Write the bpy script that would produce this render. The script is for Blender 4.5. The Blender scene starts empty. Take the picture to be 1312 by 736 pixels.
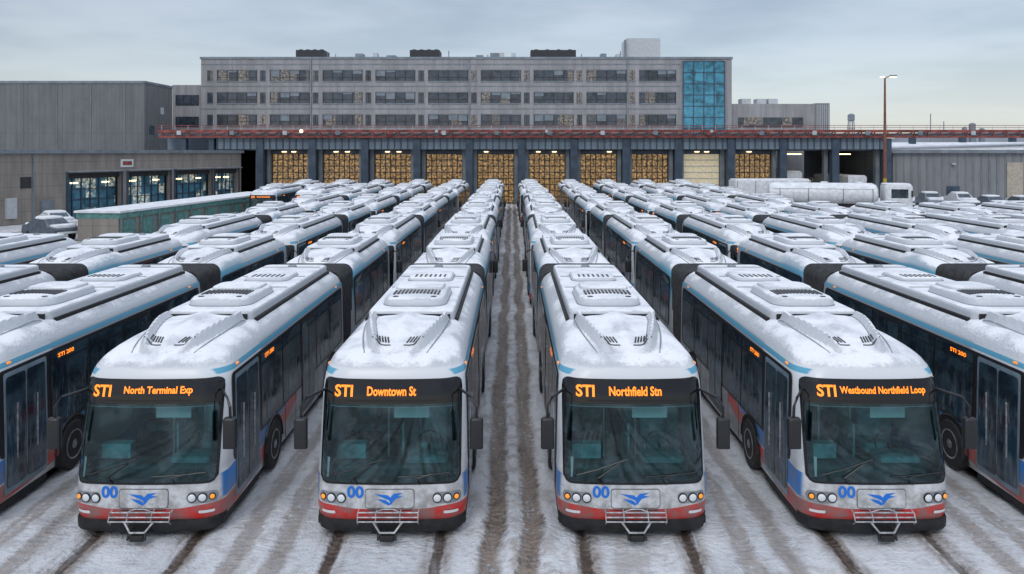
import bpy, math, random
from mathutils import Vector, noise
random.seed(4)
scene = bpy.context.scene
scene.view_settings.view_transform = 'Standard'
scene.view_settings.look = 'None'
scene.view_settings.exposure = 0

# ------------------------------------------------------------------ node helpers
class NT:
    def __init__(s, name):
        s.m = bpy.data.materials.new(name); s.m.use_nodes = True
        s.t = s.m.node_tree; s.n = s.t.nodes; s.n.clear()
        s.out = s.n.new('ShaderNodeOutputMaterial')
        s.p = s.n.new('ShaderNodeBsdfPrincipled')
        s.t.links.new(s.p.outputs[0], s.out.inputs[0])
    def set(s, inp, v):
        if isinstance(v, (bpy.types.NodeSocket,)): s.t.links.new(v, inp)
        else:
            try: inp.default_value = v
            except Exception:
                inp.default_value = (*v, 1) if len(v) == 3 else v
    def P(s, **k):
        mp = dict(col='Base Color', rough='Roughness', metal='Metallic', spec='Specular IOR Level',
                  emit='Emission Color', es='Emission Strength', normal='Normal', coat='Coat Weight')
        for a, v in k.items():
            if isinstance(v, tuple) and len(v) == 3: v = (*v, 1)
            s.set(s.p.inputs[mp[a]], v)
        return s
    def M(s, op, a, b=0.0, c=0.0, clamp=False):
        n = s.n.new('ShaderNodeMath'); n.operation = op; n.use_clamp = clamp
        s.set(n.inputs[0], a); s.set(n.inputs[1], b); s.set(n.inputs[2], c)
        return n.outputs[0]
    def SS(s, v, a, b):   # smooth map a..b -> 0..1
        n = s.n.new('ShaderNodeMapRange'); n.interpolation_type = 'SMOOTHSTEP'
        s.set(n.inputs[0], v); n.inputs[1].default_value = a; n.inputs[2].default_value = b
        return n.outputs[0]
    def band(s, v, a, b, e=0.005):
        return s.M('MULTIPLY', s.SS(v, a-e, a+e), s.M('SUBTRACT', 1.0, s.SS(v, b-e, b+e)))
    def mix(s, f, a, b):
        n = s.n.new('ShaderNodeMix'); n.data_type = 'RGBA'
        s.set(n.inputs[0], f)
        for i, v in ((6, a), (7, b)):
            if isinstance(v, tuple) and len(v) == 3: v = (*v, 1)
            s.set(n.inputs[i], v)
        return n.outputs[2]
    def coord(s, kind='Object'):
        n = s.n.new('ShaderNodeTexCoord'); return n.outputs[kind]
    def pos(s):
        return s.n.new('ShaderNodeNewGeometry').outputs['Position']
    def xyz(s, v):
        n = s.n.new('ShaderNodeSeparateXYZ'); s.t.links.new(v, n.inputs[0]); return n.outputs
    def noise(s, v, scale, detail=3, rough=.55, dist=0):
        n = s.n.new('ShaderNodeTexNoise'); s.t.links.new(v, n.inputs['Vector'])
        n.inputs['Scale'].default_value = scale; n.inputs['Detail'].default_value = detail
        n.inputs['Roughness'].default_value = rough; n.inputs['Distortion'].default_value = dist
        return n.outputs[0]
    def scale(s, v, sc):
        n = s.n.new('ShaderNodeMapping'); s.t.links.new(v, n.inputs[0]); n.inputs['Scale'].default_value = sc
        return n.outputs[0]
    def bump(s, h, strength=.3, dist=.05):
        n = s.n.new('ShaderNodeBump'); n.inputs['Strength'].default_value = strength
        n.inputs['Distance'].default_value = dist; s.t.links.new(h, n.inputs['Height'])
        return n.outputs[0]

def simple(name, col, rough=.6, metal=0, var=.25, sc=3, emit=None, es=0, spec=.5, flat=False):
    t = NT(name)
    if flat: t.P(col=col, rough=rough, metal=metal, spec=spec)
    else:
        p = t.pos(); n = t.noise(p, sc, 2)
        f = t.SS(n, .3, .7)
        lo = tuple(c*(1-var) for c in col); hi = tuple(min(1, c*(1+var*.6)) for c in col)
        t.P(col=t.mix(f, lo, hi), rough=rough, metal=metal, spec=spec)
    if emit: t.P(emit=emit, es=es)
    return t.m

MAT = {}
def bus_paint():
    t = NT('bus_paint'); o = t.coord(); x, y, z = t.xyz(o)
    g = t.n.new('ShaderNodeNewGeometry'); nz = t.xyz(g.outputs['Normal'])[2]
    p = t.pos()
    ax = t.M('ABSOLUTE', x)
    white = (.66, .68, .70)
    silver = (.36, .38, .41)
    side = t.SS(ax, 1.17, 1.21)
    c = t.mix(t.M('MULTIPLY', side, t.SS(y, 2.2, 2.4)), white, silver)
    zz = t.M('SUBTRACT', z, t.M('MULTIPLY', t.M('MULTIPLY', y, y), .028))
    near = t.M('SUBTRACT', 1.0, t.SS(y, 4.6, 4.7))
    blue = t.M('MULTIPLY', t.M('MULTIPLY', t.band(zz, .58, .99), side), t.M('MULTIPLY', near, t.SS(y, .22, .3)))
    c = t.mix(blue, c, (.02, .20, .58))
    wav = t.M('ADD', .485, t.M('MULTIPLY', t.SS(ax, .5, 1.1), .06))
    red = t.M('MULTIPLY', t.M('MULTIPLY', t.SS(zz, .23, .24), t.M('SUBTRACT', 1.0, t.SS(t.M('SUBTRACT', zz, wav), -.004, .004))), near)
    c = t.mix(red, c, (.62, .03, .025))
    cant = t.M('MULTIPLY', t.band(z, 2.60, 2.69), t.SS(y, .45, .5))
    c = t.mix(cant, c, (.10, .36, .52))
    sh = t.M('MULTIPLY', t.band(y, 10.7, 13.2, .4), t.M('MULTIPLY', t.SS(ax, .90, .97), t.SS(z, 1.5, 2.2)))
    c = t.mix(t.M('MULTIPLY', sh, .8), c, (.09, .34, .48))
    gr = t.noise(t.scale(p, (1.5, .6, 1.5)), 2.5, 4, .65)
    gf = t.M('MULTIPLY', t.SS(gr, .33, .66), t.M('SUBTRACT', 1.0, t.SS(z, .3, 1.6)))
    c = t.mix(t.M('MULTIPLY', gf, .8), c, (.19, .17, .16))
    # snow
    n1 = t.noise(p, 1.6, 5, .62); n2 = t.noise(p, 16, 4, .7)
    v = t.M('ADD', nz, t.M('MULTIPLY', t.M('SUBTRACT', n1, .5), .7))
    v = t.M('ADD', v, t.M('MULTIPLY', t.M('SUBTRACT', n2, .5), .5))
    f = t.M('MULTIPLY', t.SS(v, .62, .90), t.SS(z, 2.68, 2.76))
    roof = t.SS(z, 2.70, 2.78)
    c = t.mix(t.M('MULTIPLY', roof, .6), c, (.50, .53, .57))
    sn = t.mix(t.SS(n1, .35, .6), (.68, .705, .74), (.87, .88, .90))
    c = t.mix(f, c, sn)
    spk = t.M('MULTIPLY', t.SS(n2, .58, .70), roof)
    c = t.mix(t.M('MULTIPLY', spk, .45), c, (.36, .38, .42))
    h = t.M('MULTIPLY', t.M('ADD', f, t.M('MULTIPLY', n2, .9)), t.SS(z, 2.66, 2.75))
    t.P(col=c, rough=t.M('ADD', .28, t.M('MULTIPLY', f, .6)), normal=t.bump(h, .7, .025))
    return t.m
MAT['body'] = bus_paint()
MAT['black'] = simple('black_trim', (.016, .017, .019), .35, flat=True)
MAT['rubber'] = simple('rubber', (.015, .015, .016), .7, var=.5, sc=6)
MAT['sign'] = simple('sign_glass', (.008, .008, .010), .12, flat=True)
def led():
    t = NT('led_amber'); p = t.coord(); x, y, z = t.xyz(p)
    a = t.M('ABSOLUTE', t.M('SINE', t.M('MULTIPLY', x, 150))); b = t.M('ABSOLUTE', t.M('SINE', t.M('MULTIPLY', z, 150)))
    f = t.M('ADD', .55, t.M('MULTIPLY', t.M('MULTIPLY', a, b), .9))
    t.P(col=(.3, .1, .01), emit=(1, .23, .015), es=t.M('MULTIPLY', f, 2.0)); return t.m
MAT['led'] = led()
MAT['amber'] = simple('amber_lamp', (.8, .25, .03), .3, emit=(1, .3, .03), es=.7, flat=True)
def side_glass():
    t = NT('tinted_side_glass'); p = t.pos(); o = t.coord(); x, y, z = t.xyz(o)
    n = t.noise(t.scale(p, (1, .8, 1.6)), 1.7, 3, .6)
    c = t.mix(t.SS(n, .35, .7), (.010, .017, .026), (.035, .065, .085))
    seat = t.M('MULTIPLY', t.SS(t.M('SINE', t.M('MULTIPLY', y, 7.5)), .2, .35), t.M('SUBTRACT', 1.0, t.SS(z, 1.5, 1.55)))
    c = t.mix(t.M('MULTIPLY', seat, .5), c, (.02, .07, .12))
    fr = t.noise(t.scale(p, (1, 2.2, .5)), 3.0, 4, .7)
    fm = t.M('MULTIPLY', t.SS(fr, .42, .75), t.M('SUBTRACT', 1.0, t.SS(z, 1.2, 2.6)))
    c = t.mix(t.M('MULTIPLY', fm, .75), c, (.17, .20, .23))
    t.P(col=c, rough=t.M('ADD', .06, t.M('MULTIPLY', fm, .5)), spec=.7); return t.m
MAT['glass'] = side_glass()
def wind():
    t = NT('windshield_glass'); t.n.remove(t.p)
    tr = t.n.new('ShaderNodeBsdfTransparent'); tr.inputs[0].default_value = (.56, .82, .84, 1)
    gl = t.n.new('ShaderNodeBsdfGlossy'); gl.inputs['Roughness'].default_value = .03; gl.inputs[0].default_value = (.75, .95, 1, 1)
    fr = t.n.new('ShaderNodeFresnel'); fr.inputs[0].default_value = 1.6
    p = t.pos(); n = t.noise(p, 2.2, 4, .6)
    f = t.M('ADD', fr.outputs[0], t.M('MULTIPLY', t.SS(n, .45, .62), .05), clamp=True)
    mx = t.n.new('ShaderNodeMixShader'); t.set(mx.inputs[0], f)
    t.t.links.new(tr.outputs[0], mx.inputs[1]); t.t.links.new(gl.outputs[0], mx.inputs[2])
    t.t.links.new(mx.outputs[0], t.out.inputs[0]); return t.m
MAT['wind'] = wind()
MAT['interior'] = simple('interior_teal', (.12, .31, .34), .6, var=.4, sc=4)
MAT['interior_dark'] = simple('interior_dark', (.03, .085, .095), .6, var=.4, sc=5)
MAT['pale'] = simple('pale_panel', (.50, .64, .65), .5, flat=True)
MAT['chrome'] = simple('chrome', (.75, .76, .78), .18, metal=1, flat=True)
MAT['alu'] = simple('rack_metal', (.42, .43, .45), .45, metal=.3, var=.4, sc=12)
MAT['lens'] = simple('lamp_lens', (.75, .78, .8), .08, flat=True)
MAT['redlens'] = simple('red_lens', (.5, .02, .02), .2, flat=True)
MAT['tyre'] = simple('tyre', (.03, .03, .03), .85, var=.3, sc=8)
MAT['rim'] = simple('wheel_rim', (.30, .31, .33), .45, metal=.5, var=.4, sc=9)
MAT['bellows'] = simple('bellows', (.05, .052, .056), .8, var=.35, sc=6)
MAT['decal'] = simple('blue_decal', (.01, .17, .66), .35, flat=True)
MAT['grey'] = simple('grey_panel', (.26, .28, .30), .4, var=.15)
MAT['doorframe'] = simple('door_frame', (.24, .32, .38), .35, metal=.3, var=.2)
def snowmat(name, c=(.82, .84, .87)):
    t = NT(name); p = t.pos(); n = t.noise(p, 1.3, 4, .6); n2 = t.noise(p, 12, 3, .6)
    t.P(col=t.mix(t.SS(n, .3, .7), tuple(a*.78 for a in c), c), rough=.9, normal=t.bump(t.M('ADD', n, t.M('MULTIPLY', n2, .4)), .5, .08)); return t.m
MAT['snow'] = snowmat('snow_cover')

# ------------------------------------------------------------------ mesh builder
class MB:
    def __init__(s): s.v = []; s.f = []; s.m = []; s.mats = []
    def mi(s, k):
        if k not in s.mats: s.mats.append(k)
        return s.mats.index(k)
    def face(s, pts, mat):
        b = len(s.v); s.v += [tuple(p) for p in pts]; s.f.append(tuple(range(b, b+len(pts)))); s.m.append(s.mi(mat))
    def grid(s, rows, mat, skip=None, closed=False, flip=False):
        b = len(s.v); nr = len(rows); nc = len(rows[0])
        for r in rows: s.v += [tuple(p) for p in r]
        k = s.mi(mat)
        for i in range(nr-1):
            for j in range(nc if closed else nc-1):
                j2 = (j+1) % nc
                q = (b+i*nc+j, b+i*nc+j2, b+(i+1)*nc+j2, b+(i+1)*nc+j)
                if skip and skip(rows[i][j], rows[i+1][j2]): continue
                s.f.append(q[::-1] if flip else q); s.m.append(k)
        return b
    def box(s, x0, x1, y0, y1, z0, z1, mat, top=None):
        b = len(s.v)
        s.v += [(x0,y0,z0),(x1,y0,z0),(x1,y1,z0),(x0,y1,z0),(x0,y0,z1),(x1,y0,z1),(x1,y1,z1),(x0,y1,z1)]
        for q, mm in (((0,3,2,1),mat),((4,5,6,7),top or mat),((0,1,5,4),mat),((1,2,6,5),mat),((2,3,7,6),mat),((3,0,4,7),mat)):
            s.f.append(tuple(b+i for i in q)); s.m.append(s.mi(mm))
    def rring(s, x0, x1, y0, y1, r, z, n=4):
        out = []
        for cx, cy, a0 in ((x1-r, y0+r, -90), (x1-r, y1-r, 0), (x0+r, y1-r, 90), (x0+r, y0+r, 180)):
            for i in range(n+1):
                a = math.radians(a0+90*i/n); out.append((cx+r*math.cos(a), cy+r*math.sin(a), z))
        return out
    def rbox(s, x0, x1, y0, y1, z0, z1, mat, r=.1, e=.06):
        rows = [s.rring(x0, x1, y0, y1, r, z0)]
        for k in range(4):
            a = math.radians(90*k/3); d = e*(1-math.cos(a))
            rows.append(s.rring(x0+d, x1-d, y0+d, y1-d, max(r-d*.5, .01), z1-e+e*math.sin(a)))
        s.grid(rows, mat, closed=True)
        b = len(s.v)-len(rows[0]); s.f.append(tuple(range(b, len(s.v)))); s.m.append(s.mi(mat))
    def tube(s, pts, r, mat, n=6):
        rows = []
        pts = [Vector(p) for p in pts]
        for i, p in enumerate(pts):
            d = (pts[min(i+1, len(pts)-1)]-pts[max(i-1, 0)]).normalized()
            u = d.cross(Vector((0, 0, 1))) if abs(d.z) < .9 else d.cross(Vector((1, 0, 0)))
            u.normalize(); w = d.cross(u)
            rr = r[i] if isinstance(r, (list, tuple)) else r
            rows.append([tuple(p+u*rr*math.cos(2*math.pi*k/n)+w*rr*math.sin(2*math.pi*k/n)) for k in range(n)])
        s.grid(rows, mat, closed=True, flip=True)
        for r_ in (rows[0], rows[-1][::-1]): s.face(r_, mat)
    def lathe(s, c, axis, prof, mat, n=20):
        a = Vector(axis).normalized(); u = a.orthogonal().normalized(); w = a.cross(u); c = Vector(c)
        rows = [[tuple(c+a*o+(u*math.cos(2*math.pi*k/n)+w*math.sin(2*math.pi*k/n))*r) for k in range(n)] for o, r in prof]
        s.grid(rows, mat, closed=True)
        s.face(rows[-1], mat); s.face(rows[0][::-1], mat)
    def patch(s, fn, u0, u1, v0, v1, r, mat, nu=8, nv=4, skip=None):
        r = min(r, (v1-v0)/2.01, (u1-u0)/2.01)
        vs = [v0, v0+.1*r, v0+.35*r, v0+r] + [v0+r+(v1-v0-2*r)*k/nv for k in range(1, nv)] + [v1-r, v1-.35*r, v1-.1*r, v1]
        rows = []
        for v in vs:
            dv = min(v-v0, v1-v); ins = 0
            if dv < r: ins = r-math.sqrt(max(0, r*r-(r-dv)**2))
            rows.append([fn(u0+ins+(u1-u0-2*ins)*k/nu, v) for k in range(nu+1)])
        s.grid(rows, mat, skip=skip)
    def mesh(s, name, sharp=35):
        me = bpy.data.meshes.new(name); me.from_pydata(s.v, [], s.f)
        for k in s.mats: me.materials.append(MAT[k])
        me.polygons.foreach_set('material_index', s.m)
        me.polygons.foreach_set('use_smooth', [True]*len(s.f))
        me.update()
        try: me.set_sharp_from_angle(angle=math.radians(sharp))
        except Exception: pass
        return me
    def obj(s, name, parent=None, loc=(0,0,0), rot=0, sharp=35, sc=1):
        o = bpy.data.objects.new(name, s.mesh(name, sharp)); scene.collection.objects.link(o)
        if parent: o.parent = parent
        o.location = loc; o.rotation_euler[2] = rot; o.scale = (sc, sc, sc)
        return o
def empty(name, loc=(0,0,0), rot=0):
    e = bpy.data.objects.new(name, None); scene.collection.objects.link(e); e.location = loc; e.rotation_euler[2] = rot; return e

def text2d(s, bold=.012):
    cu = bpy.data.curves.new('t', 'FONT'); cu.body = s; cu.size = 1; cu.offset = bold; cu.resolution_u = 3
    o = bpy.data.objects.new('t', cu); scene.collection.objects.link(o)
    dg = bpy.context.evaluated_depsgraph_get(); dg.update()
    me = bpy.data.meshes.new_from_object(o.evaluated_get(dg))
    vs = [(v.co.x, v.co.y) for v in me.vertices]; fs = [tuple(p.vertices) for p in me.polygons]
    bpy.data.objects.remove(o); bpy.data.curves.remove(cu); bpy.data.meshes.remove(me)
    x0 = min(v[0] for v in vs); x1 = max(v[0] for v in vs); y0 = min(v[1] for v in vs); y1 = max(v[1] for v in vs)
    return [((a-x0)/(x1-x0), (b-y0)/(y1-y0)) for a, b in vs], fs
def put_text(mb, s, fn, u0, u1, v0, v1, mat, bold=.012):
    vs, fs = text2d(s, bold); b = len(mb.v)
    mb.v += [fn(u0+(u1-u0)*a, v0+(v1-v0)*c) for a, c in vs]
    for f in fs: mb.f.append(tuple(b+i for i in f)); mb.m.append(mb.mi(mat))

# ------------------------------------------------------------------ bus
def itp(tab, z):
    if z <= tab[0][0]: return tab[0][1]
    for (a, p), (b, q) in zip(tab, tab[1:]):
        if z <= b: return p+(q-p)*(z-a)/(b-a)
    return tab[-1][1]
WT = [(.25,1.25),(.5,1.275),(1.0,1.275),(2.45,1.245),(2.65,1.22),(2.8,1.15),(2.90,1.06),(3.0,.92),(3.07,.74),(3.11,.5),(3.13,.2)]
YF = [(.25,.05),(.5,0),(.9,.02),(2.3,.22),(2.58,.30),(2.70,.36),(2.82,.50),(2.92,.78),(3.0,1.15),(3.07,1.6),(3.11,2.0),(3.13,2.4)]
RT = [(.25,.32),(1,.33),(2.5,.40),(2.8,.5),(3.0,.5),(3.07,.42),(3.11,.3),(3.13,.12)]
BOW = .10
def fy(x, z):
    w = itp(WT, z); r = itp(RT, z); yf = itp(YF, z); ax = min(abs(x), w-1e-4)
    y = yf+BOW*(ax/w)**2
    if ax > w-r: y += r-math.sqrt(max(0, r*r-(ax-(w-r))**2))
    return y
def roofz(x, y, y0):
    lo, hi = 2.0, 3.13
    for _ in range(18):
        z = (lo+hi)/2
        if abs(x) < itp(WT, z) and (y-y0) > fy(x, z): lo = z
        else: hi = z
    return lo
ZL = [.25,.32,.5,.7,.9,.98,1.3,1.6,1.9,2.12,2.3,2.45,2.52,2.58,2.65,2.70,2.75,2.79,2.83,2.87,2.91,2.95,2.98,3.01,3.04,3.07,3.09,3.105,3.12,3.13]
HOLE = (.975, 2.13)
def shell(mb, y0, y1, hole):
    rows = []
    for z in ZL:
        w = itp(WT, z); r = itp(RT, z); yf = itp(YF, z); yr = y1-max(0, (z-2.7))**2*1.6
        half = []
        nx = 10
        for k in range(nx+1):
            x = (w-r)*k/nx if k < nx else w-r
            half.append((x, y0+yf+BOW*(x/w)**2))
        for k in range(1, 7):
            a = math.radians(90*k/6); x = w-r+r*math.sin(a)
            half.append((x, y0+yf+BOW*(x/w)**2+r-r*math.cos(a)))
        ys = half[-1][1]
        for k in range(1, 9): half.append((w, ys+(yr-ys)*k/8))
        row = [(-a, b, z) for a, b in half[::-1]]+[(a, b, z) for a, b in half[1:]]
        rows.append(row)
    sk = (lambda a, b: a[1] < y0+.8 and min(a[2], b[2]) >= HOLE[0] and max(a[2], b[2]) <= HOLE[1] and max(abs(a[0]), abs(b[0])) < 1.1) if hole else None
    mb.grid(rows, 'body', skip=sk)
    n = len(rows[0]); top = rows[-1]
    for i in range(n//2-1): mb.face([top[i], top[i+1], top[n-2-i], top[n-1-i]], 'body')
    back = [[r[0], r[-1]] for r in rows]
    mb.grid(back, 'body', flip=True)

def hood(mb, y0, k=1.0):
    rows = []
    N = 44
    def top(x, y):
        v = (y-.62)/2.1; u = abs(x)/.9
        base = roofz(x, y0+y, y0)
        e = max(0, min(1, (1-u)*7, v*8, (1-v)*14)); e = e*e*(3-2*e)
        g = .30+.42*min(1, max(0, (v-.05))/.75)**.7
        ridge = .14*math.exp(-(abs((abs(x)-g)/.065))**2.5)*min(1, v*5)
        dish = .065*(1 if abs(x) < g else max(0, 1-(abs(x)-g)/.12))*(.35+.65*v)
        mid = .07*math.exp(-(x/.16)**2)*min(1, max(0, v-.1)*3)
        return base-.012+e*(.012+k*(ridge+dish+mid))
    for j in range(N+1):
        y = .62+j/N*2.1
        rows.append([(-.9+1.8*i/N, y0+y, top(-.9+1.8*i/N, y)) for i in range(N+1)])
    mb.grid(rows, 'body')
    for sgn in (-1, 1):
        for q in range(5):
            x = sgn*(.16+.055*q); y = 1.02+.02*q
            mb.tube([(x, y0+y, top(x, y)+.004), (x+sgn*.05, y0+y+.22, top(x+sgn*.05, y+.22)+.004)], .016, 'black', 4)
        pts = [(sgn*(.12+.34*a), .93+.10*a*a) for a in (0, .25, .5, .75, 1)]
        mb.tube([(x, y0+y, top(x, y)+.002) for x, y in pts], .014, 'black', 4)
        pts = [(sgn*(.80-.25*(1-a)**2), .75+1.9*a) for a in [q/8 for q in range(9)]]
        mb.tube([(x, y0+y, top(x, y)+.0) for x, y in pts], .018, 'grey', 4)
        # groove along inner side of the ridge
        pts = []
        for q in range(9):
            v = .18+.75*q/8; g = .30+.42*min(1, max(0, (v-.05))/.75)**.7-.10
            y = .62+2.1*v; pts.append((sgn*g, y0+y, top(sgn*g, y)+.002))
        mb.tube(pts, .011, 'grey', 4)

def roofkit(mb, ya, yb):
    mb.rbox(-.88, .88, ya, yb, 2.9, 3.22, 'body', .18, .07)
    mb.box(-.80, .80, ya-.04, ya-.005, 3.0, 3.16, 'rubber')  # dark strip standing in for the edge shadow at the deck front
    for s in (-1, 1):
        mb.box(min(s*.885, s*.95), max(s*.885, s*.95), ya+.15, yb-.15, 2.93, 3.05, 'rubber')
    for y in [ya+2.75+1.6*i for i in range(int((yb-ya-3.0)/1.6)+1)]:
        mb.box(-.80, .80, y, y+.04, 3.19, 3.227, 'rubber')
    a = ya+.45
    mb.rbox(-.66, .66, a, a+1.95, 3.2, 3.39, 'body', .32, .11)
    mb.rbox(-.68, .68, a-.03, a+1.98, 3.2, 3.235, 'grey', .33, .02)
    mb.rbox(-.54, .54, a+.95, a+1.85, 3.36, 3.45, 'body', .25, .06)
    for i in range(13):
        u = (i-6)/6; x = u*.47; y = a+.42+.14*(1-u*u)
        mb.box(x-.021, x+.021, y, y+.46, 3.37, 3.410, 'black')
    for sx in (-.40, .40): mb.lathe((sx, a+.20, 3.33), (0, 0, 1), [(0, .07), (.07, .06)], 'black', 8)
    b = ya+3.6
    if b+1.6 < yb:
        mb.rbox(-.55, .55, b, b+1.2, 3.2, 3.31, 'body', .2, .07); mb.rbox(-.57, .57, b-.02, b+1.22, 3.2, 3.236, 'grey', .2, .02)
        for i in range(7):
            x = (i-3)*.12; mb.box(x-.02, x+.02, b+.15, b+.5, 3.295, 3.324, 'black')
    mb.lathe((.0, yb-.5, 3.2), (0, 0, 1), [(0, .13), (.06, .12), (.08, .08)], 'grey', 10)

def side_fn(s, off):
    return lambda y, z: (s*(itp(WT, z)+off), y, z)
def wheel(mb, y, s):
    sx = s
    n = 16; R = .60
    pts = [(sx*(1.275+.006), y+R*math.cos(math.pi*k/n), .46+R*math.sin(math.pi*k/n)) for k in range(n+1)]
    pts += [(sx*1.262, y-R, .25), (sx*1.262, y+R, .25)]
    mb.face(pts if s > 0 else pts[::-1], 'rubber')
    lip = [(sx*1.285, y+R*math.cos(math.pi*k/n), .46+R*math.sin(math.pi*k/n)) for k in range(n+1)]
    mb.tube(lip, .022, 'black', 5)
    o0 = 1.0
    mb.lathe((sx*o0, y, .48), (sx, 0, 0), [(0, .44), (.03, .48), (.27, .48), (.31, .455), (.315, .30)], 'tyre', 28)
    mb.lathe((sx*o0, y, .48), (sx, 0, 0), [(.2, .30), (.318, .295), (.325, .27), (.27, .22), (.25, .12), (.31, .10), (.33, .06)], 'rim', 24)
    for k in range(10):
        a = 2*math.pi*k/10
        mb.lathe((sx*(o0+.262), y+.17*math.cos(a), .48+.17*math.sin(a)), (sx, 0, 0), [(0, .018), (.03, .014)], 'chrome', 6)

def build_bus(name, rte, dest, u0, u1):
    mb = MB()
    L1 = 9.55; R0 = 10.72; R1 = 18.15
    shell(mb, 0, L1, True); shell(mb, R0, R1, False)
    F = lambda off: (lambda x, z: (x*(1+off*.5), fy(x, z)-off, z))
    hs = lambda a, b: min(a[2], b[2]) >= .985 and max(a[2], b[2]) <= 2.13 and max(abs(a[0]), abs(b[0])) < 1.065
    rows = []
    zs = [.885, .89, .91, .985, 1.3, 1.6, 1.9, 2.13, 2.22, 2.4, 2.50, 2.54, 2.565, 2.57]
    for z in zs:
        dv = min(z-.885, 2.57-z); r = .13; ins = 0
        if dv < r: ins = r-math.sqrt(max(0, r*r-(r-dv)**2))
        xm = 1.185-ins
        xr = [i*1.06/10 for i in range(11)]+[1.06+(xm-1.06)*k/4 for k in (1, 2, 3, 4)] if xm > 1.07 else [i*xm/14 for i in range(15)]
        rows.append([F(.008)(-a, z) for a in xr[::-1]]+[F(.008)(a, z) for a in xr[1:]])
    mb.grid(rows, 'sign', skip=hs)
    mb.patch(F(.016), -1.145, 1.145, .925, 2.175, .1, 'wind', 26, 8)
    mb.patch(F(.018), -1.10, 1.10, 2.215, 2.535, .05, 'sign', 24, 3)
    FT = F(.028)
    put_text(mb, rte, FT, -.95, -.64, 2.29, 2.48, 'led', .028)
    put_text(mb, dest, FT, u0, u1, 2.31, 2.46, 'led', .028)
    def onf(x, z, o): return F(o)(x, z)
    mb.tube([onf(-.52, .90, .05), onf(-.60, 1.0, .05), onf(-.28, 1.22, .045)], .013, 'black', 5)
    mb.tube([onf(-.95, 1.03, .035), onf(-.6, 1.13, .035), onf(-.12, 1.30, .035)], .012, 'black', 5)
    mb.tube([onf(.50, .90, .05), onf(.45, 1.0, .05), onf(.70, 1.06, .045)], .013, 'black', 5)
    mb.tube([onf(.15, 1.02, .035), onf(.6, 1.04, .035), onf(1.0, 1.07, .035)], .011, 'black', 5)
    # interior
    mb.box(-1.16, 1.16, .5, 6.0, .50, .56, 'interior_dark')
    mb.box(-1.2, 1.2, 5.6, 5.7, .5, 2.7, 'interior_dark')
    mb.box(-1.16, 1.16, .55, 5.9, 2.28, 2.33, 'pale')
    mb.rbox(-1.05, 1.05, .42, .85, .55, 1.06, 'interior_dark', .15, .08)
    mb.rbox(.22, .95, .50, .95, 1.0, 1.16, 'interior', .1, .06)
    ring = [(.58+.23*math.cos(a), .98+.08*math.sin(a), 1.22+.20*math.sin(a)) for a in [2*math.pi*k/16 for k in range(17)]]
    mb.tube(ring, .016, 'black', 5)
    mb.tube([(.58, .98, 1.22), (.58, .8, 1.05)], .03, 'black', 5)
    mb.rbox(.35, .85, 1.35, 1.85, .9, 1.08, 'interior', .08, .05)
    mb.rbox(.37, .83, 1.75, 1.9, 1.0, 1.75, 'interior', .05, .04)
    mb.box(.1, 1.15, 2.05, 2.09, .6, 2.1, 'interior')
    mb.box(.05, .09, 1.2, 2.09, .6, 1.5, 'interior')
    for yy in (2.6, 3.5, 4.4):
        for xx in (-.9, -.42, .42, .9):
            mb.rbox(xx-.2, xx+.2, yy+.3, yy+.42, .9, 1.62, 'interior', .04, .04)
            mb.rbox(xx-.2, xx+.2, yy-.1, yy+.3, .9, 1.02, 'interior', .04, .04)
    for sx in (-1, 1):
        mb.tube([(sx*.3, 1.9, .6), (sx*.3, 1.9, 2.35)], .02, 'pale', 5)
    mb.box(.02, .62, .45, .47, 1.86, 2.06, 'pale')
    mb.box(-1.0, -.5, .60, .8, 1.1, 1.35, 'interior')
    # lower front
    rows = []
    for z, o in ((.10, -.02), (.115, .05), (.20, .07), (.285, .065), (.30, .02)):
        rows.append([(x, fy(x, .3)-o, z) for x in [-1.262+2.524*k/30 for k in range(31)]])
    mb.grid(rows, 'rubber')
    for sx in (-1, 1):
        mb.box(min(sx*1.0, sx*1.25), max(sx*1.0, sx*1.25), .3, 2.1, .12, .245, 'rubber')
        mb.patch(F(.006), sx*.955-.235, sx*.955+.235, .565, .755, .08, 'grey', 10, 3)
        for i, (x, r) in enumerate(((1.11, .045), (.97, .068), (.80, .068))):
            c = F(0)(sx*x, .66); nrm = Vector((sx*(.12+.5*max(0, x-.95)*4), -1, 0)).normalized()
            mb.lathe(tuple(Vector(c)-nrm*.01), nrm, [(0, r+.012), (.03, r+.012), (.034, r)], 'black', 18)
            mb.lathe(tuple(Vector(c)-nrm*.01), nrm, [(.01, r-.004), (.036, r-.006), (.046, r*.7), (.05, r*.3)], 'lens' if i else 'amber', 18)
        mb.patch(F(.012), sx*1.02-.12, sx*1.02+.12, .39, .44, .02, 'lens', 6, 2)
        mb.tube([(sx*1.15, .45, 2.36), (sx*1.38, .05, 2.34), (sx*1.46, -.02, 2.2), (sx*1.46, 0, 2.0)], .024, 'black', 6)
        mb.rbox(sx*1.46-.11, sx*1.46+.11, -.09, .05, 1.52, 2.03, 'black', .05, .05)
        mb.patch(lambda u, v: (u, .058, v), sx*1.46-.09, sx*1.46+.09, 1.57, 1.98, .03, 'chrome', 2, 2)
    put_text(mb, '00', F(.014), -.70, -.42, .665, .865, 'decal', .03)
    def poly(pts, mat='decal', o=.014): mb.face([F(o)(x, z) for x, z in pts], mat)
    mb.patch(F(.006), -.40, .42, .50, .82, .05, 'rubber', 10, 3)
    mb.patch(F(.010), -.39, .41, .51, .81, .045, 'body', 10, 3)
    poly([(-.20, .66), (-.05, .64), (.03, .58), (.0, .55), (-.10, .60)])
    poly([(-.24, .74), (-.02, .72), (.05, .66), (.02, .63), (-.08, .67)])
    poly([(.03, .56), (.11, .66), (.24, .70), (.14, .71), (.24, .76), (.08, .745), (.0, .66)])
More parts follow.
